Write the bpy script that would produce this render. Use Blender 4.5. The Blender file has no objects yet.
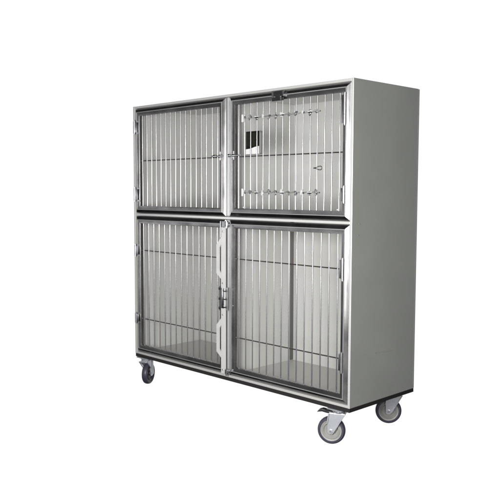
import bpy, bmesh, math, random
from mathutils import Vector, Matrix
random.seed(4)
PI = math.pi
sc = bpy.context.scene
COL = sc.collection

# ------------------------------------------------------------------ sizes (metres)
W, D, H = 1.528, 0.488, 1.40          # cabinet incl. base, measured from base underside
Z0 = 0.163                             # caster height: floor level is z = 0
T = 0.012                              # sheet return thickness
SH = 0.805                             # shelf centre height
MX = 0.766                             # mullion centre

# ------------------------------------------------------------------ materials
def mat(name, col, metal=0.0, rough=0.4, bump=0.0, bscale=60.0, stretch=(1, 1, 1), vary=0.0, spec=None,
        rvary=0.0, vscale=3.0):
    m = bpy.data.materials.new(name); m.use_nodes = True
    nt = m.node_tree; b = nt.nodes['Principled BSDF']
    b.inputs['Base Color'].default_value = (*col, 1)
    b.inputs['Metallic'].default_value = metal
    b.inputs['Roughness'].default_value = rough
    if spec is not None: b.inputs['Specular IOR Level'].default_value = spec
    tc = nt.nodes.new('ShaderNodeTexCoord')
    if bump > 0:
        mp = nt.nodes.new('ShaderNodeMapping'); mp.inputs['Scale'].default_value = stretch
        nz = nt.nodes.new('ShaderNodeTexNoise'); nz.inputs['Scale'].default_value = bscale
        nz.inputs['Detail'].default_value = 5
        bp = nt.nodes.new('ShaderNodeBump'); bp.inputs['Strength'].default_value = bump
        bp.inputs['Distance'].default_value = 0.001
        nt.links.new(tc.outputs['Object'], mp.inputs['Vector'])
        nt.links.new(mp.outputs['Vector'], nz.inputs['Vector'])
        nt.links.new(nz.outputs['Fac'], bp.inputs['Height'])
        nt.links.new(bp.outputs['Normal'], b.inputs['Normal'])
    if vary > 0 or rvary > 0:
        n2 = nt.nodes.new('ShaderNodeTexNoise'); n2.inputs['Scale'].default_value = vscale
        n2.inputs['Detail'].default_value = 6
        nt.links.new(tc.outputs['Object'], n2.inputs['Vector'])
        if vary > 0:
            r = nt.nodes.new('ShaderNodeMapRange')
            r.inputs['From Min'].default_value = 0.3; r.inputs['From Max'].default_value = 0.7
            r.inputs['To Min'].default_value = 1 - vary; r.inputs['To Max'].default_value = 1 + vary
            mx = nt.nodes.new('ShaderNodeMix'); mx.data_type = 'RGBA'; mx.blend_type = 'MULTIPLY'
            mx.inputs[0].default_value = 1.0
            mx.inputs[6].default_value = (*col, 1)
            nt.links.new(n2.outputs['Fac'], r.inputs['Value'])
            nt.links.new(r.outputs['Result'], mx.inputs[7])
            nt.links.new(mx.outputs[2], b.inputs['Base Color'])
        if rvary > 0:
            r = nt.nodes.new('ShaderNodeMapRange')
            r.inputs['From Min'].default_value = 0.3; r.inputs['From Max'].default_value = 0.7
            r.inputs['To Min'].default_value = max(rough - rvary, 0.02); r.inputs['To Max'].default_value = rough + rvary
            nt.links.new(n2.outputs['Fac'], r.inputs['Value'])
            nt.links.new(r.outputs['Result'], b.inputs['Roughness'])
    return m

M = {}
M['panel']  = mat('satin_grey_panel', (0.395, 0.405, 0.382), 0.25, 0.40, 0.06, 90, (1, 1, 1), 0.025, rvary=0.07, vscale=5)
M['edge']   = mat('folded_panel_edge', (0.62, 0.62, 0.61), 0.35, 0.36, 0.04, 120, vary=0.04)
M['lining'] = mat('satin_grey_lining', (0.60, 0.60, 0.585), 0.12, 0.40, 0.05, 80, vary=0.03, rvary=0.05, vscale=4)
M['tray']   = mat('satin_steel_floor', (0.52, 0.515, 0.495), 0.15, 0.38, 0.05, 80, vary=0.04, rvary=0.06)
M['frame']  = mat('stainless_frame', (0.47, 0.462, 0.465), 1.0, 0.22, 0.015, 40, (1, 1, 1), 0.06, rvary=0.05, vscale=8)
M['rod']    = mat('bright_steel_rod', (0.54, 0.535, 0.56), 1.0, 0.27)
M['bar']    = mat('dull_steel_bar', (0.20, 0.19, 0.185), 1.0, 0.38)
M['base']   = mat('dark_base', (0.022, 0.02, 0.02), 0.1, 0.5, 0.1, 90)
M['white']  = mat('pale_grey_coated_steel', (0.55, 0.55, 0.545), 0.05, 0.40, 0.05, 70, vary=0.06, vscale=14)
M['chrome'] = mat('plated_steel', (0.62, 0.62, 0.64), 1.0, 0.22, 0.1, 60, vary=0.05)
M['zinc']   = mat('zinc_plated_fork', (0.62, 0.64, 0.68), 0.65, 0.34, 0.12, 60, vary=0.08, vscale=30)
M['tyre']   = mat('grey_polyurethane_tyre', (0.048, 0.044, 0.066), 0.0, 0.42, 0.2, 90, vary=0.25, vscale=30)
M['hub']    = mat('warm_grey_hub', (0.27, 0.265, 0.25), 0.0, 0.45, 0.08, 90, vary=0.14, vscale=25)
M['hub_shade']  = mat('shaded_hub', (0.03, 0.028, 0.034), 0.0, 0.4, 0.15, 90, vary=0.15, vscale=40)  # dark copy of the hub: shade on the front-left wheel put into colour
M['latch']  = mat('grey_latch_steel', (0.07, 0.07, 0.072), 0.8, 0.38, 0.05, 60, vary=0.1, vscale=40)
M['hinge']  = mat('brushed_hinge_steel', (0.40, 0.40, 0.42), 1.0, 0.36, 0.1, 60, vary=0.12, vscale=40)
M['bead'] = mat('dull_steel_bead', (0.34, 0.34, 0.345), 0.45, 0.45)
M['mullion'] = mat('brushed_steel_mullion', (0.58, 0.58, 0.59), 0.6, 0.36, 0.03, 60, vary=0.05)
M['dark']   = mat('dark_steel', (0.06, 0.06, 0.065), 0.8, 0.35)
M['blackp'] = mat('black_plastic', (0.006, 0.006, 0.006), 0.0, 0.4, spec=0.15)
M['screen'] = mat('dark_glass_screen', (0.016, 0.016, 0.012), 0.0, 0.22, spec=0.12)
M['label']  = mat('white_label', (0.66, 0.66, 0.66), 0.0, 0.4)
M['greyp']  = mat('grey_plastic', (0.22, 0.22, 0.22), 0.0, 0.4)
M['ink']    = mat('faint_ink', (0.30, 0.302, 0.29), 0.2, 0.45, vary=0.2, vscale=60)

g = bpy.data.materials.new('clear_acrylic'); g.use_nodes = True
gb = g.node_tree.nodes['Principled BSDF']
gb.inputs['Base Color'].default_value = (0.97, 0.98, 0.98, 1)
gb.inputs['Roughness'].default_value = 0.03
gb.inputs['IOR'].default_value = 1.38
gb.inputs['Transmission Weight'].default_value = 1.0
M['clear'] = g
mk = bpy.data.materials.new('milky_plastic'); mk.use_nodes = True
mb = mk.node_tree.nodes['Principled BSDF']
mb.inputs['Base Color'].default_value = (0.92, 0.92, 0.94, 1); mb.inputs['Roughness'].default_value = 0.12
mb.inputs['IOR'].default_value = 1.45; mb.inputs['Transmission Weight'].default_value = 0.62
M['milky'] = mk

# ------------------------------------------------------------------ mesh helpers
def obj(name, bm, m, parent=None, smooth=False, loc=None, rotz=0.0):
    me = bpy.data.meshes.new(name)
    bmesh.ops.recalc_face_normals(bm, faces=bm.faces)
    bm.to_mesh(me); bm.free()
    o = bpy.data.objects.new(name, me); COL.objects.link(o)
    for mm in (m if isinstance(m, (list, tuple)) else [m]): me.materials.append(mm)
    if smooth:
        for p in me.polygons: p.use_smooth = True
        try: me.set_sharp_from_angle(angle=math.radians(35))
        except Exception: pass
    o.parent = parent
    if loc is not None: o.location = loc
    o.rotation_euler.z = rotz
    return o

def box(bm, x0, x1, y0, y1, z0, z1, bev=0.0, mi=0):
    vs = [bm.verts.new((x, y, z)) for x in (x0, x1) for y in (y0, y1) for z in (z0, z1)]
    q = [(0, 1, 3, 2), (4, 6, 7, 5), (0, 4, 5, 1), (2, 3, 7, 6), (0, 2, 6, 4), (1, 5, 7, 3)]
    fs = [bm.faces.new([vs[i] for i in f]) for f in q]
    for f in fs: f.material_index = mi
    if bev > 0:
        es = list({e for f in fs for e in f.edges})
        r = bmesh.ops.bevel(bm, geom=es, offset=bev, segments=2, affect='EDGES', profile=0.5, clamp_overlap=True)
        for f in r['faces']: f.material_index = mi
    return bm

def cyl(bm, p0, p1, r, n=14, mi=0, r2=None, caps=True):
    p0, p1 = Vector(p0), Vector(p1); d = (p1 - p0).normalized()
    a = d.orthogonal().normalized(); b = d.cross(a)
    r2 = r if r2 is None else r2
    rings = []
    for p, rr in ((p0, r), (p1, r2)):
        rings.append([bm.verts.new(p + (a * math.cos(2*PI*k/n) + b * math.sin(2*PI*k/n)) * rr) for k in range(n)])
    for k in range(n):
        f = bm.faces.new((rings[0][k], rings[0][(k+1) % n], rings[1][(k+1) % n], rings[1][k])); f.material_index = mi
    if caps:
        for R in rings:
            f = bm.faces.new(R); f.material_index = mi
    return bm

def tube(bm, pts, r, n=8, closed=False, mi=0):
    pts = [Vector(p) for p in pts]; N = len(pts); rings = []
    up = None
    for i, p in enumerate(pts):
        if closed: d = pts[(i+1) % N] - pts[i-1]
        else: d = pts[min(i+1, N-1)] - pts[max(i-1, 0)]
        d.normalize()
        if up is None: up = d.orthogonal().normalized()
        a = (up - d * up.dot(d)).normalized(); up = a; b = d.cross(a)
        rings.append([bm.verts.new(p + (a*math.cos(2*PI*k/n) + b*math.sin(2*PI*k/n))*r) for k in range(n)])
    for i in range(N if closed else N-1):
        A, B = rings[i], rings[(i+1) % N]
        for k in range(n):
            f = bm.faces.new((A[k], A[(k+1) % n], B[(k+1) % n], B[k])); f.material_index = mi
    if not closed:
        bm.faces.new(rings[0]); bm.faces.new(rings[-1])
    return bm

def lathe(bm, prof, axis='y', n=40, mi=0, closed=True):
    """prof: list of (radius, t) revolved about the local y axis."""
    rings = []
    for r, t in prof:
        if r < 1e-6: rings.append([bm.verts.new((0, t, 0))])
        else: rings.append([bm.verts.new((r*math.cos(2*PI*k/n), t, r*math.sin(2*PI*k/n))) for k in range(n)])
    L = len(rings)
    for i in range(L if closed else L-1):
        A, B = rings[i], rings[(i+1) % L]
        for k in range(n):
            k2 = (k+1) % n
            if len(A) == 1 and len(B) == 1: continue
            if len(A) == 1: f = bm.faces.new((A[0], B[k2], B[k]))
            elif len(B) == 1: f = bm.faces.new((A[k], A[k2], B[0]))
            else: f = bm.faces.new((A[k], A[k2], B[k2], B[k]))
            f.material_index = mi
    return bm

def prism(bm, outline, y0, y1, bev=0.0, mi=0):
    """outline in (x, z), extruded along y."""
    A = [bm.verts.new((x, y0, z)) for x, z in outline]
    B = [bm.verts.new((x, y1, z)) for x, z in outline]
    n = len(outline); fs = [bm.faces.new(A), bm.faces.new(B[::-1])]
    for k in range(n): fs.append(bm.faces.new((A[k], B[k], B[(k+1) % n], A[(k+1) % n])))
    for f in fs: f.material_index = mi
    if bev > 0:
        es = list({e for f in fs[:2] for e in f.edges})
        bmesh.ops.bevel(bm, geom=es, offset=bev, segments=2, affect='EDGES', profile=0.5, clamp_overlap=True)
    return bm

def ring_frame(bm, x0, x1, z0, z1, prof):
    """sweep a closed (inset, y) profile round a rectangle with mitred corners."""
    rings = []
    for d, y in prof:
        rings.append([bm.verts.new(c) for c in ((x0+d, y, z0+d), (x1-d, y, z0+d), (x1-d, y, z1-d), (x0+d, y, z1-d))])
    L = len(rings)
    for i in range(L):
        A, B = rings[i], rings[(i+1) % L]
        for k in range(4): bm.faces.new((A[k], A[(k+1) % 4], B[(k+1) % 4], B[k]))
    return bm

def new(): return bmesh.new()

# ------------------------------------------------------------------ the cage bank
cage = bpy.data.objects.new('animal_cage', None); COL.objects.link(cage)
cage.location = (0, 0, Z0)
cage['label'] = 'grey steel four-door animal cage bank standing on swivel casters'
cage['category'] = 'cage'

ZB = 0.018                              # top of the dark base
def panel_with_edge(name, x0, x1, y0, y1, z0, z1, bev=0.0012, front=True, m='panel'):
    bm = box(new(), x0, x1, y0, y1, z0, z1, bev)
    if front:
        for f in bm.faces:
            if f.calc_center_median().y < y0 + 0.002: f.material_index = 1
    return obj(name, bm, [M[m], M['edge']], cage)

def side_panel(x0, x1, inner_sign):
    bm = box(new(), x0, x1, 0.0, D - 0.0112, ZB, H, 0.0015)
    for f in bm.faces:
        c = f.calc_center_median()
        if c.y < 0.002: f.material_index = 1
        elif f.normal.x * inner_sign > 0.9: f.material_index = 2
    return obj('side_panel', bm, [M['panel'], M['edge'], M['lining']], cage)
side_panel(0.0, T, 1)
side_panel(W - T, W, -1)
panel_with_edge('top_panel', T + 0.0004, W - T - 0.0004, 0.0006, D - 0.0101, H - T, H - 0.0006, m='lining')
panel_with_edge('floor_panel', T + 0.0004, W - T - 0.0004, 0.0006, D - 0.0101, ZB + 0.0004, ZB + T, m='tray')
panel_with_edge('shelf', T + 0.0004, W - T - 0.0004, 0.001, D - 0.0101, SH - 0.0058, SH + 0.0058, m='lining')
obj('back_panel', box(new(), 0.0006, W - 0.0006, D - 0.0098, D, ZB + 0.0004, H - 0.001, 0.001), [M['lining'], M['panel']], cage)
for p in COL.objects['back_panel'].data.polygons:
    if abs(p.normal.x) > 0.5 or p.normal.y > 0.5 or abs(p.normal.z) > 0.5: p.material_index = 1
for z0, z1 in ((ZB + T + 0.0004, SH - 0.0062), (SH + 0.0062, H - T - 0.0004)):
    obj('divider', box(new(), MX - 0.006, MX + 0.006, 0.03, D - 0.0101, z0, z1), M['lining'], cage)
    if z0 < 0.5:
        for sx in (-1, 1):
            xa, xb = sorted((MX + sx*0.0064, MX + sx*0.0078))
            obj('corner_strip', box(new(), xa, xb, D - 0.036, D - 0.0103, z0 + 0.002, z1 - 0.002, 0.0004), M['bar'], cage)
    bm = box(new(), MX - 0.011, MX + 0.011, 0.0015, 0.0295, z0, z1, 0.0060)
    obj('mullion', bm, M['mullion'], cage)

# dark base chassis: a shallow tray with a lip
bm = box(new(), 0.0015, W - 0.0015, 0.0015, D - 0.001, 0.0, ZB - 0.0004, 0.001)
obj('base_frame', bm, M['base'], cage)

# small fasteners and the worn stamp on the side
for y, z in ((0.051, 0.80), (0.043, 0.752)):
    obj('screw', lathe(new(), [(0, -0.0012), (0.0022, -0.0010), (0.003, 0.0), (0, 0.0)], n=12, closed=False), M['greyp'], cage,
        loc=(W, y, z), rotz=PI/2)
bm = new()
yy = 0.168
while yy < 0.304:                        # stamped serial line, worn to illegible dashes
    w = random.uniform(0.002, 0.007)
    zc = 0.232 - (yy - 0.168) * 0.06
    hh = random.uniform(0.0012, 0.0034)
    box(bm, W, W + 0.0002, yy, yy + w, zc - hh, zc + hh)
    yy += w + random.uniform(0.001, 0.005)
st = obj('serial_stamp', bm, M['ink'], cage)
st['label'] = 'faint worn stamped line on the side panel'

# ------------------------------------------------------------------ doors
PROUD = 0.007
PROF = [(0.0015, 0.024), (0.0015, 0.0135), (0.003, 0.0120), (0.005, 0.0106), (0.0184, 0.0036), (0.0188, 0.0022),
        (0.0196, 0.0010), (0.0212, 0.0005), (0.0228, 0.0010), (0.0236, 0.0022), (0.0240, 0.0052), (0.0330, 0.0064),
        (0.0395, 0.0078), (0.0410, 0.0105), (0.0410, 0.0240)]

def hinge(door, x, z0, z1, s):
    """barrel in three knuckles with two leaves; s = +1 hinge on the right."""
    bm = new(); L = z1 - z0; y = -0.0045
    for a, b in ((0.0, 0.31), (0.33, 0.67), (0.69, 1.0)):
        cyl(bm, (x, y, z0 + a*L), (x, y, z0 + b*L), 0.0062, 14)
    cyl(bm, (x, y, z0 - 0.004), (x, y, z1 + 0.004), 0.0038, 10)
    box(bm, min(x, x - s*0.019), max(x, x - s*0.019), -0.0022, 0.0012, z0 + 0.006, z1 - 0.006, 0.0006)
    o = obj('hinge', bm, M['hinge'], door, True)
    return o

def make_door(x0, x1, z0, z1, nbars, cross, label):
    bm = ring_frame(new(), x0, x1, z0, z1, PROF)
    for f in bm.faces:                   # the raised bead between the two flat bands is duller
        if all(v.co.y < 0.0023 for v in f.verts): f.material_index = 1
    d = obj('door', bm, [M['frame'], M['bead']], cage, True, loc=(0, -PROUD, 0))
    d['label'] = label
    i0, i1 = x0 + 0.041, x1 - 0.041
    sp = (i1 - i0) / (nbars)
    xs = [i0 + sp * (k + 0.5) for k in range(nbars)]
    for x in xs:
        xr = x + random.uniform(-0.0008, 0.0008)
        obj('bar', cyl(new(), (xr, 0.0145, z0 + 0.036), (xr + random.uniform(-0.0007, 0.0007), 0.0145, z1 - 0.036), 0.0028, 14), M['rod'], d, True)
    for z in cross:
        obj('crossbar', cyl(new(), (i0 - 0.004, 0.0200, z), (i1 + 0.004, 0.0200, z), 0.0027, 12), M['bar'], d, True)
    return d, xs

G = 0.002
UL, _ = make_door(T + G, MX - 0.011 - G, SH + 0.0058 + G, H - T - G, 16, [1.101], 'upper door with narrow bars and no panel')
UR, xsUR = make_door(MX + 0.011 + G, W - T - G, SH + 0.0058 + G, H - T - G, 16, [1.100], 'upper door with clear strips and a slide latch')
LL, _ = make_door(T + G, MX - 0.011 - G, ZB + T + G, SH - 0.0058 - G, 14, [0.606, 0.222], 'lower door with pale latch plate and pull handles')
LR, _ = make_door(MX + 0.011 + G, W - T - G, ZB + T + G, SH - 0.0058 - G, 14, [0.608, 0.222], 'lower door without a handle plate')
HX0, HX1 = T + G + 0.012, W - T - G - 0.006
for dd, x, s, zz in ((UL, HX0, -1, ((1.250, 1.318), (0.880, 0.952))), (LL, HX0, -1, ((0.575, 0.636), (0.198, 0.252))),
                     (UR, HX1 - 0.016, 1, ((1.212, 1.340), (0.890, 0.956))), (LR, HX1 - 0.018, 1, ((0.564, 0.655), (0.170, 0.254)))):
    for a, b in zz: hinge(dd, x, a, b, s)

# turn latches half way up the two upper doors, either side of the mullion
def turn_latch(door, xa, xb, xk, z):
    bm = new()
    cyl(bm, (xa, -0.004, z), (xb, -0.004, z), 0.0038, 12)
    for x in xk:
        cyl(bm, (x - 0.006, -0.004, z), (x + 0.006, -0.004, z), 0.0080, 14)
        cyl(bm, (x, -0.004, z), (x, 0.008, z), 0.0055, 12)
    cyl(bm, (xk[-1], -0.006, z - 0.020), (xk[-1], -0.006, z + 0.020), 0.0035, 10)
    obj('latch', bm, M['chrome'], door, True)
turn_latch(UL, 0.665, 0.744, (0.690, 0.730), 1.106)
turn_latch(UR, 0.785, 0.868, (0.795, 0.826), 1.106)

# slide latch at the head of the upper right door
bm = new()
box(bm, 1.082, 1.140, -0.0045, 0.003, 1.361, 1.383, 0.001)
box(bm, 1.080, 1.150, -0.0090, -0.0050, 1.339, 1.354, 0.0012)
box(bm, 1.100, 1.128, -0.0085, -0.0052, 1.352, 1.372, 0.0010)
obj('latch', bm, M['latch'], UR)
for x in (1.0760, 1.1410):
    obj('latch_bracket', box(new(), x, x + 0.0070, -0.0065, 0.004, 1.359, 1.3850, 0.001), M['chrome'], UR)
obj('latch_bracket', box(new(), 1.134, 1.138, -0.0125, -0.0092, 1.341, 1.360, 0.001), M['chrome'], UR)
for x in (xsUR[1], xsUR[-1] - 0.002):
    obj('stud', lathe(new(), [(0, -0.004), (0.003, -0.0032), (0.0045, 0.0), (0.0045, 0.010), (0, 0.010)], n=14, closed=False), M['white'], UR, True,
        loc=(x, 0.008, SH + 0.0058 + G + 0.046))

# pale latch plate with two D pulls on the lower left door
def d_pull(zt, zb):
    bm = new()
    # C shaped grip cut from flat plate: outer trapezoid minus slot
    out = [(0.7405, zt), (0.705, zt - 0.038), (0.705, zb + 0.028), (0.7405, zb)]
    inn = [(0.7405, zb + 0.026), (0.7255, zb + 0.044), (0.7255, zt - 0.054), (0.7405, zt - 0.034)]
    prism(bm, out + inn, -0.0090, -0.0046, 0.0010)
    return obj('handle', bm, M['white'], LL)
obj('latch_plate', box(new(), 0.7400, 0.7720, -0.0100, -0.0036, 0.036, 0.760, 0.0014), M['white'], LL)
bm = box(new(), 0.7320, 0.7375, -0.0085, -0.0005, 0.708, 0.790, 0.001); obj('latch_guide', bm, M['chrome'], LL)
d_pull(0.712, 0.504)
d_pull(0.312, 0.112)
for z in (0.055, 0.330, 0.486, 0.740):      # screw heads holding the plate
    obj('plate_screw', lathe(new(), [(0, -0.0016), (0.003, -0.0013), (0.0042, 0.0), (0, 0.0)], n=14, closed=False), M['hinge'], LL, True, loc=(0.752, -0.0100, z))
bm = box(new(), 0.7440, 0.7680, -0.0085, -0.0030, 0.7620, 0.7900, 0.001)
obj('latch_head', bm, M['hinge'], LL)
# the sliding bolt with its brackets between the pulls
bm = new()
cyl(bm, (0.7330, -0.010, 0.350), (0.7330, -0.010, 0.470), 0.0036, 12)
for z in (0.362, 0.408, 0.458):
    box(bm, 0.7280, 0.7385, -0.0150, -0.0008, z - 0.006, z + 0.006, 0.001)
obj('bolt', bm, M['latch'], LL, True)
bm = new()
box(bm, 0.7450, 0.7640, -0.0128, -0.0101, 0.362, 0.462, 0.0008)
for z in (0.372, 0.412, 0.452):
    box(bm, 0.7600, 0.7900, -0.0170, -0.0130, z - 0.006, z + 0.006, 0.001)
cyl(bm, (0.7870, -0.0120, 0.355), (0.7870, -0.0120, 0.468), 0.0042, 12)
obj('latch', bm, M['chrome'], LL, True)
for z in (0.050, 0.776):
    bm = new()
    box(bm, 0.7710, 0.7980, -0.0130, -0.0050, z - 0.012, z + 0.010, 0.001)
    cyl(bm, (0.7850, -0.0140, z - 0.018), (0.7850, -0.0140, z + 0.016), 0.0052, 12)
    obj('keeper', bm, M['chrome'], LR, True)

# rows of clear plastic bar clips on a thin clear rail across the upper right door
def clear_row(z):
    x0, x1, yb = 0.876, 1.350, 0.0145 - PROUD
    bm = new()
    tube(bm, [(x0 + (x1 - x0)*k/40, yb - 0.006, z + 0.0016*math.sin(k*1.9)) for k in range(41)], 0.0030, 10)
    s = obj('clip_rail', bm, M['clear'], cage, True)
    s['label'] = 'clear plastic clip row across the bars'
    for k, x in enumerate(x for x in xsUR if x0 < x < x1):
        bm = new()                       # a clear, slightly twisted saddle round the bar
        a = random.uniform(-0.5, 0.5); L = random.uniform(0.009, 0.016)
        lathe(bm, [(0, -0.0045), (0.0060, -0.0040), (0.0100, -0.0015), (0.0108, 0.0010), (0.0085, 0.0042), (0, 0.0050)], n=20, closed=False)
        for v in bm.verts:
            v.co.z *= L/0.0108; v.co.x *= 0.75
            v.co.x, v.co.z = v.co.x*math.cos(a) - v.co.z*math.sin(a)*0.6, v.co.z*math.cos(a) + v.co.x*math.sin(a)*0.6
        obj('clip', bm, M['milky' if k % 3 == 0 else 'clear'], s, True, loc=(x + random.uniform(-0.004, 0.004), yb - 0.0065, z + random.uniform(-0.003, 0.003)))
        if k % 4 == 2:
            obj('pin', box(new(), x - 0.002, x + 0.020, yb - 0.0145, yb - 0.0122, z - 0.0045, z - 0.0008, 0.0006), M['dark'], s)
            obj('pin', box(new(), x - 0.004, x + 0.022, yb - 0.0145, yb - 0.0120, z + 0.0008, z + 0.0040, 0.0006), M['label'], s)
        elif k % 4 != 3:
            obj('rivet', lathe(new(), [(0, -0.003), (0.0032, -0.0022), (0.0046, 0.0), (0.0046, 0.0015), (0, 0.0015)], n=16, closed=False),
                M['chrome'], s, True, loc=(x + 0.012, yb - 0.0105, z + random.uniform(-0.005, 0.005)))
    obj('end_clip', box(new(), x0 - 0.004, x0 + 0.004, yb - 0.0130, yb - 0.0040, z - 0.018, z + 0.018, 0.001), M['label'], s)
clear_row(1.278)
clear_row(0.930)

# ------------------------------------------------------------------ casters
def caster(cx, cy, yaw_axis, brake, off=0.034, R=0.0615, hub='hub'):
    """wheel contact at (cx, cy); the outer wheel face looks along yaw_axis (radians from +x)."""
    ax = Vector((math.cos(yaw_axis), math.sin(yaw_axis), 0))
    rz = yaw_axis + PI/2                 # local -y = ax
    c = bpy.data.objects.new('caster', None); COL.objects.link(c)
    c.parent = cage; c.location = (cx, cy, -Z0 + R); c.rotation_euler.z = rz
    hw = 0.016
    # tyre: rounded tread (local axis y), outer face at -y
    tp = [(R*0.76, -hw*0.80), (R*0.80, -hw*0.98), (R*0.90, -hw*0.96), (R*0.965, -hw*0.72), (R*0.995, -hw*0.30), (R, 0),
          (R*0.995, hw*0.30), (R*0.965, hw*0.72), (R*0.90, hw*0.96), (R*0.80, hw*0.98), (R*0.76, hw*0.80)]
    obj('tyre', lathe(new(), tp, n=64), M['tyre'], c, True)
    hp = [(0, -0.017), (0.010, -0.017), (0.0125, -0.0150), (0.0150, -0.0105), (0.030, -0.0100), (0.0325, -0.0135),
          (0.0350, -0.0150), (0.0385, -0.0140), (0.0400, -0.0115), (0.0425, -0.0125), (R*0.765, -0.0135),
          (R*0.765, 0.0135), (0.0350, 0.015), (0.030, 0.010), (0.012, 0.015), (0, 0.015)]
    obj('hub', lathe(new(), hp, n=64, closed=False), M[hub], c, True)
    # fork: two tapered legs, crown, swivel race, top plate
    kx = off                             # kingpin along local x
    top = Z0 - R                         # base underside
    yk = R + 0.0175
    bm = new()
    for s in (-1, 1):
        y0, y1 = sorted((s*0.0195, s*0.0228))
        prism(bm, [(-0.014, -0.007), (-0.008, -0.014), (0.007, -0.014), (0.014, -0.006), (kx + 0.028, yk), (kx - 0.042, yk), (-0.015, yk*0.5)], y0, y1, 0.0008)
        # stiffening flanges folded outwards along both edges of the leg
        yo0, yo1 = sorted((s*0.0226, s*0.0285))
        for (xa, za), (xb, zb) in (((0.013, -0.004), (kx + 0.028, yk)), ((-0.015, yk*0.42), (kx - 0.042, yk))):
            dx = 0.0022
            prism(bm, [(xa - dx, za), (xa + dx, za), (xb + dx, zb), (xb - dx, zb)], yo0, yo1, 0.0006)
    box(bm, kx - 0.042, kx + 0.028, -0.0226, 0.0226, yk - 0.004, yk + 0.002, 0.001)
    obj('fork', bm, M['zinc'], c, False)
    bm = new()
    cyl(bm, (kx, 0, yk + 0.0022), (kx, 0, yk + 0.0090), 0.028, 28, r2=0.032)
    cyl(bm, (kx, 0, yk + 0.0092), (kx, 0, top - 0.0067), 0.025, 28)
    obj('swivel', bm, M['zinc'], c, True)
    rb = -rz
    bm = box(new(), -0.040, 0.040, -0.040, 0.040, top - 0.0065, top - 0.0007, 0.001)
    obj('top_plate', bm, M['zinc'], c, loc=(kx, 0, 0), rotz=rb)
    bm = new()
    cyl(bm, (0, -0.0285, 0), (0, 0.0285, 0), 0.0045, 12)
    cyl(bm, (0, -0.0285, 0), (0, -0.0230, 0), 0.0085, 6)
    cyl(bm, (0, 0.0230, 0), (0, 0.0285, 0), 0.0085, 6)
    obj('axle_bolt', bm, M['zinc'], c)
    if brake:
        bm = new()
        prism(bm, [(kx - 0.030, yk - 0.004), (kx - 0.030, yk + 0.004), (-0.022, yk + 0.010), (-0.040, yk + 0.013), (-0.052, yk + 0.009),
                   (-0.060, yk + 0.003), (-0.062, yk - 0.002), (-0.054, yk + 0.002), (-0.040, yk + 0.004), (-0.020, yk - 0.002)], -0.016, 0.016, 0.0012)
        obj('brake_lever', bm, M['dark'], c)
    return c
caster(1.416, 0.020, math.atan2(-.89, .46), True)
caster(1.420, 0.440, math.atan2(-.78, .62), False)
caster(0.040, 0.060, math.atan2(.47, .88), False, off=-0.024, hub='hub_shade')
caster(0.115, 0.452, math.atan2(-.6, .8), False)

# ------------------------------------------------------------------ things hanging on the upper right door
box_t = bpy.data.objects.new('temperature_display', None); COL.objects.link(box_t)
box_t.location = (0.926, 0.0285, Z0 + 1.163)
box_t['label'] = 'black display box with white lower panel hung behind the upper door bars'
box_t['category'] = 'display'
obj('housing', box(new(), -0.045, 0.045, -0.012, 0.016, -0.054, 0.054, 0.002), M['greyp'], box_t)
obj('screen', box(new(), -0.044, 0.044, -0.0135, -0.0121, -0.030, 0.053, 0.0005), M['blackp'], box_t)
obj('glass', box(new(), -0.038, 0.038, -0.0142, -0.0136, -0.016, 0.046, 0.0002), M['screen'], box_t)
obj('lower_panel', prism(new(), [(-0.044, -0.053), (0.044, -0.053), (0.044, -0.017), (0.020, -0.0195), (-0.010, -0.027), (-0.044, -0.030)], -0.0150, -0.0143), M['label'], box_t)
obj('side_clip', box(new(), 0.0455, 0.052, -0.010, 0.010, -0.050, 0.046, 0.001), M['greyp'], box_t)

bm = new(); pts = []
for k in range(22):                      # teardrop: cusp at the left
    t = 2*PI*k/22
    pts.append((0.017*math.cos(t) + 0.004, 0, 0.011*math.sin(t)*(math.sin((t if t < PI else 2*PI - t)/2 + 0.0) * -1 + 1.35)))
pts = [(x - 0.0, y, z) for x, y, z in pts]
tube(bm, pts, 0.0017, 8, True)
tube(bm, [(-0.024, 0, 0), (-0.018, 0, 0.0005), (-0.012, 0, 0)], 0.0026, 8)
hook = obj('wire_hook', bm, M['dark'], None, True, loc=(1.340, 0.0015, Z0 + 1.036))
hook['label'] = 'small dark teardrop wire loop clipped on a door bar'
hook['category'] = 'hook'

# ------------------------------------------------------------------ world: plain white void behind, dimmed elsewhere to shape reflections
w = bpy.data.worlds.new('World'); sc.world = w; w.use_nodes = True
nt = w.node_tree; nt.nodes.clear()
tc = nt.nodes.new('ShaderNodeTexCoord')
def vdot(vec):
    n = nt.nodes.new('ShaderNodeVectorMath'); n.operation = 'DOT_PRODUCT'
    n.inputs[1].default_value = Vector(vec).normalized()
    nt.links.new(tc.outputs['Generated'], n.inputs[0]); return n.outputs['Value']
def rng(v, a, b, c, d, smooth=True):
    n = nt.nodes.new('ShaderNodeMapRange')
    n.interpolation_type = 'SMOOTHSTEP' if smooth else 'LINEAR'
    for i, x in zip(('From Min', 'From Max', 'To Min', 'To Max'), (a, b, c, d)): n.inputs[i].default_value = x
    nt.links.new(v, n.inputs['Value']); return n.outputs['Result']
def madd(a, b, op='ADD'):
    n = nt.nodes.new('ShaderNodeMath'); n.operation = op
    nt.links.new(a, n.inputs[0])
    if isinstance(b, float): n.inputs[1].default_value = b
    else: nt.links.new(b, n.inputs[1])
    return n.outputs[0]
white = rng(vdot((-0.71, 0.71, -0.05)), 0.58, 0.74, 0.0, 1.06)
side = rng(vdot((0.6, -0.8, 0.1)), -0.3, 1.0, 0.05, 0.26)
up = rng(vdot((0, 0, 1)), -0.35, 0.55, 1.0, 0.35)
dn = rng(vdot((0, 0, 1)), -0.55, 0.02, 0.15, 1.0)
amb = madd(madd(side, up, 'MULTIPLY'), dn, 'MULTIPLY')
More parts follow.
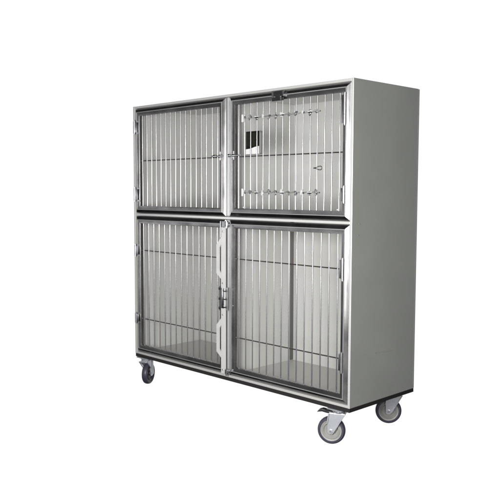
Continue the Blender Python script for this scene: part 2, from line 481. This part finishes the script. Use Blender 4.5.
tot = madd(white, amb, 'MAXIMUM')
bg = nt.nodes.new('ShaderNodeBackground'); bg.inputs['Color'].default_value = (1, 1, 1, 1)
nt.links.new(tot, bg.inputs['Strength'])
out = nt.nodes.new('ShaderNodeOutputWorld'); nt.links.new(bg.outputs[0], out.inputs['Surface'])

# ------------------------------------------------------------------ studio key lamp, and two unseen lamps added
def area(name, loc, target, sx, sy, power, col=(1, 1, 1)):
    l = bpy.data.lights.new(name, 'AREA'); l.shape = 'RECTANGLE'; l.size = sx; l.size_y = sy
    l.energy = power; l.color = col
    o = bpy.data.objects.new(name, l); COL.objects.link(o)
    o.location = loc
    o.rotation_euler = (Vector(target) - Vector(loc)).to_track_quat('-Z', 'Y').to_euler()
    return o
area('key_softbox', (2.05, -2.15, 1.02), (0.9, 0.2, 0.85), 0.36, 0.7, 79, (1, 0.995, 0.975))
area('added_strip', (-1.10, -1.75, 0.80), (0.7, 0.1, 0.80), 0.5, 1.0, 4.5, (0.97, 0.98, 1))  # unseen lamp, added for highlights on the mullion and stiles
area('added_fill', (3.7, -1.75, 1.15), (1.5, 0.1, 0.85), 1.2, 1.6, 44, (1, 1, 1))  # unseen lamp, added to brighten the right side panel

# ------------------------------------------------------------------ camera (solved from the cabinet's corners)
P = (3.43310943, -2.47103533, 0.93714809 + Z0)
yaw, pitch, roll = -0.7926354, -0.0790653, 0.0023721
f = Vector((math.sin(yaw)*math.cos(pitch), math.cos(yaw)*math.cos(pitch), math.sin(pitch)))
r = Vector((math.cos(yaw), -math.sin(yaw), 0)); u = r.cross(f)
r2 = math.cos(roll)*r + math.sin(roll)*u; u2 = -math.sin(roll)*r + math.cos(roll)*u
cam = bpy.data.cameras.new('camera'); co = bpy.data.objects.new('camera', cam); COL.objects.link(co)
co.matrix_world = Matrix(((r2.x, u2.x, -f.x, P[0]), (r2.y, u2.y, -f.y, P[1]), (r2.z, u2.z, -f.z, P[2]), (0, 0, 0, 1)))
cam.sensor_width = 36; cam.lens = 745.76188/500*36; cam.clip_start = 0.05; cam.clip_end = 200
sc.camera = co

sc.view_settings.view_transform = 'Standard'; sc.view_settings.look = 'None'
sc.view_settings.exposure = 0; sc.view_settings.gamma = 1
sc.render.film_transparent = False
sc.cycles.max_bounces = 10; sc.cycles.transmission_bounces = 8; sc.cycles.glossy_bounces = 6; sc.cycles.diffuse_bounces = 5
sc.cycles.use_denoising = True; sc.cycles.caustics_reflective = False
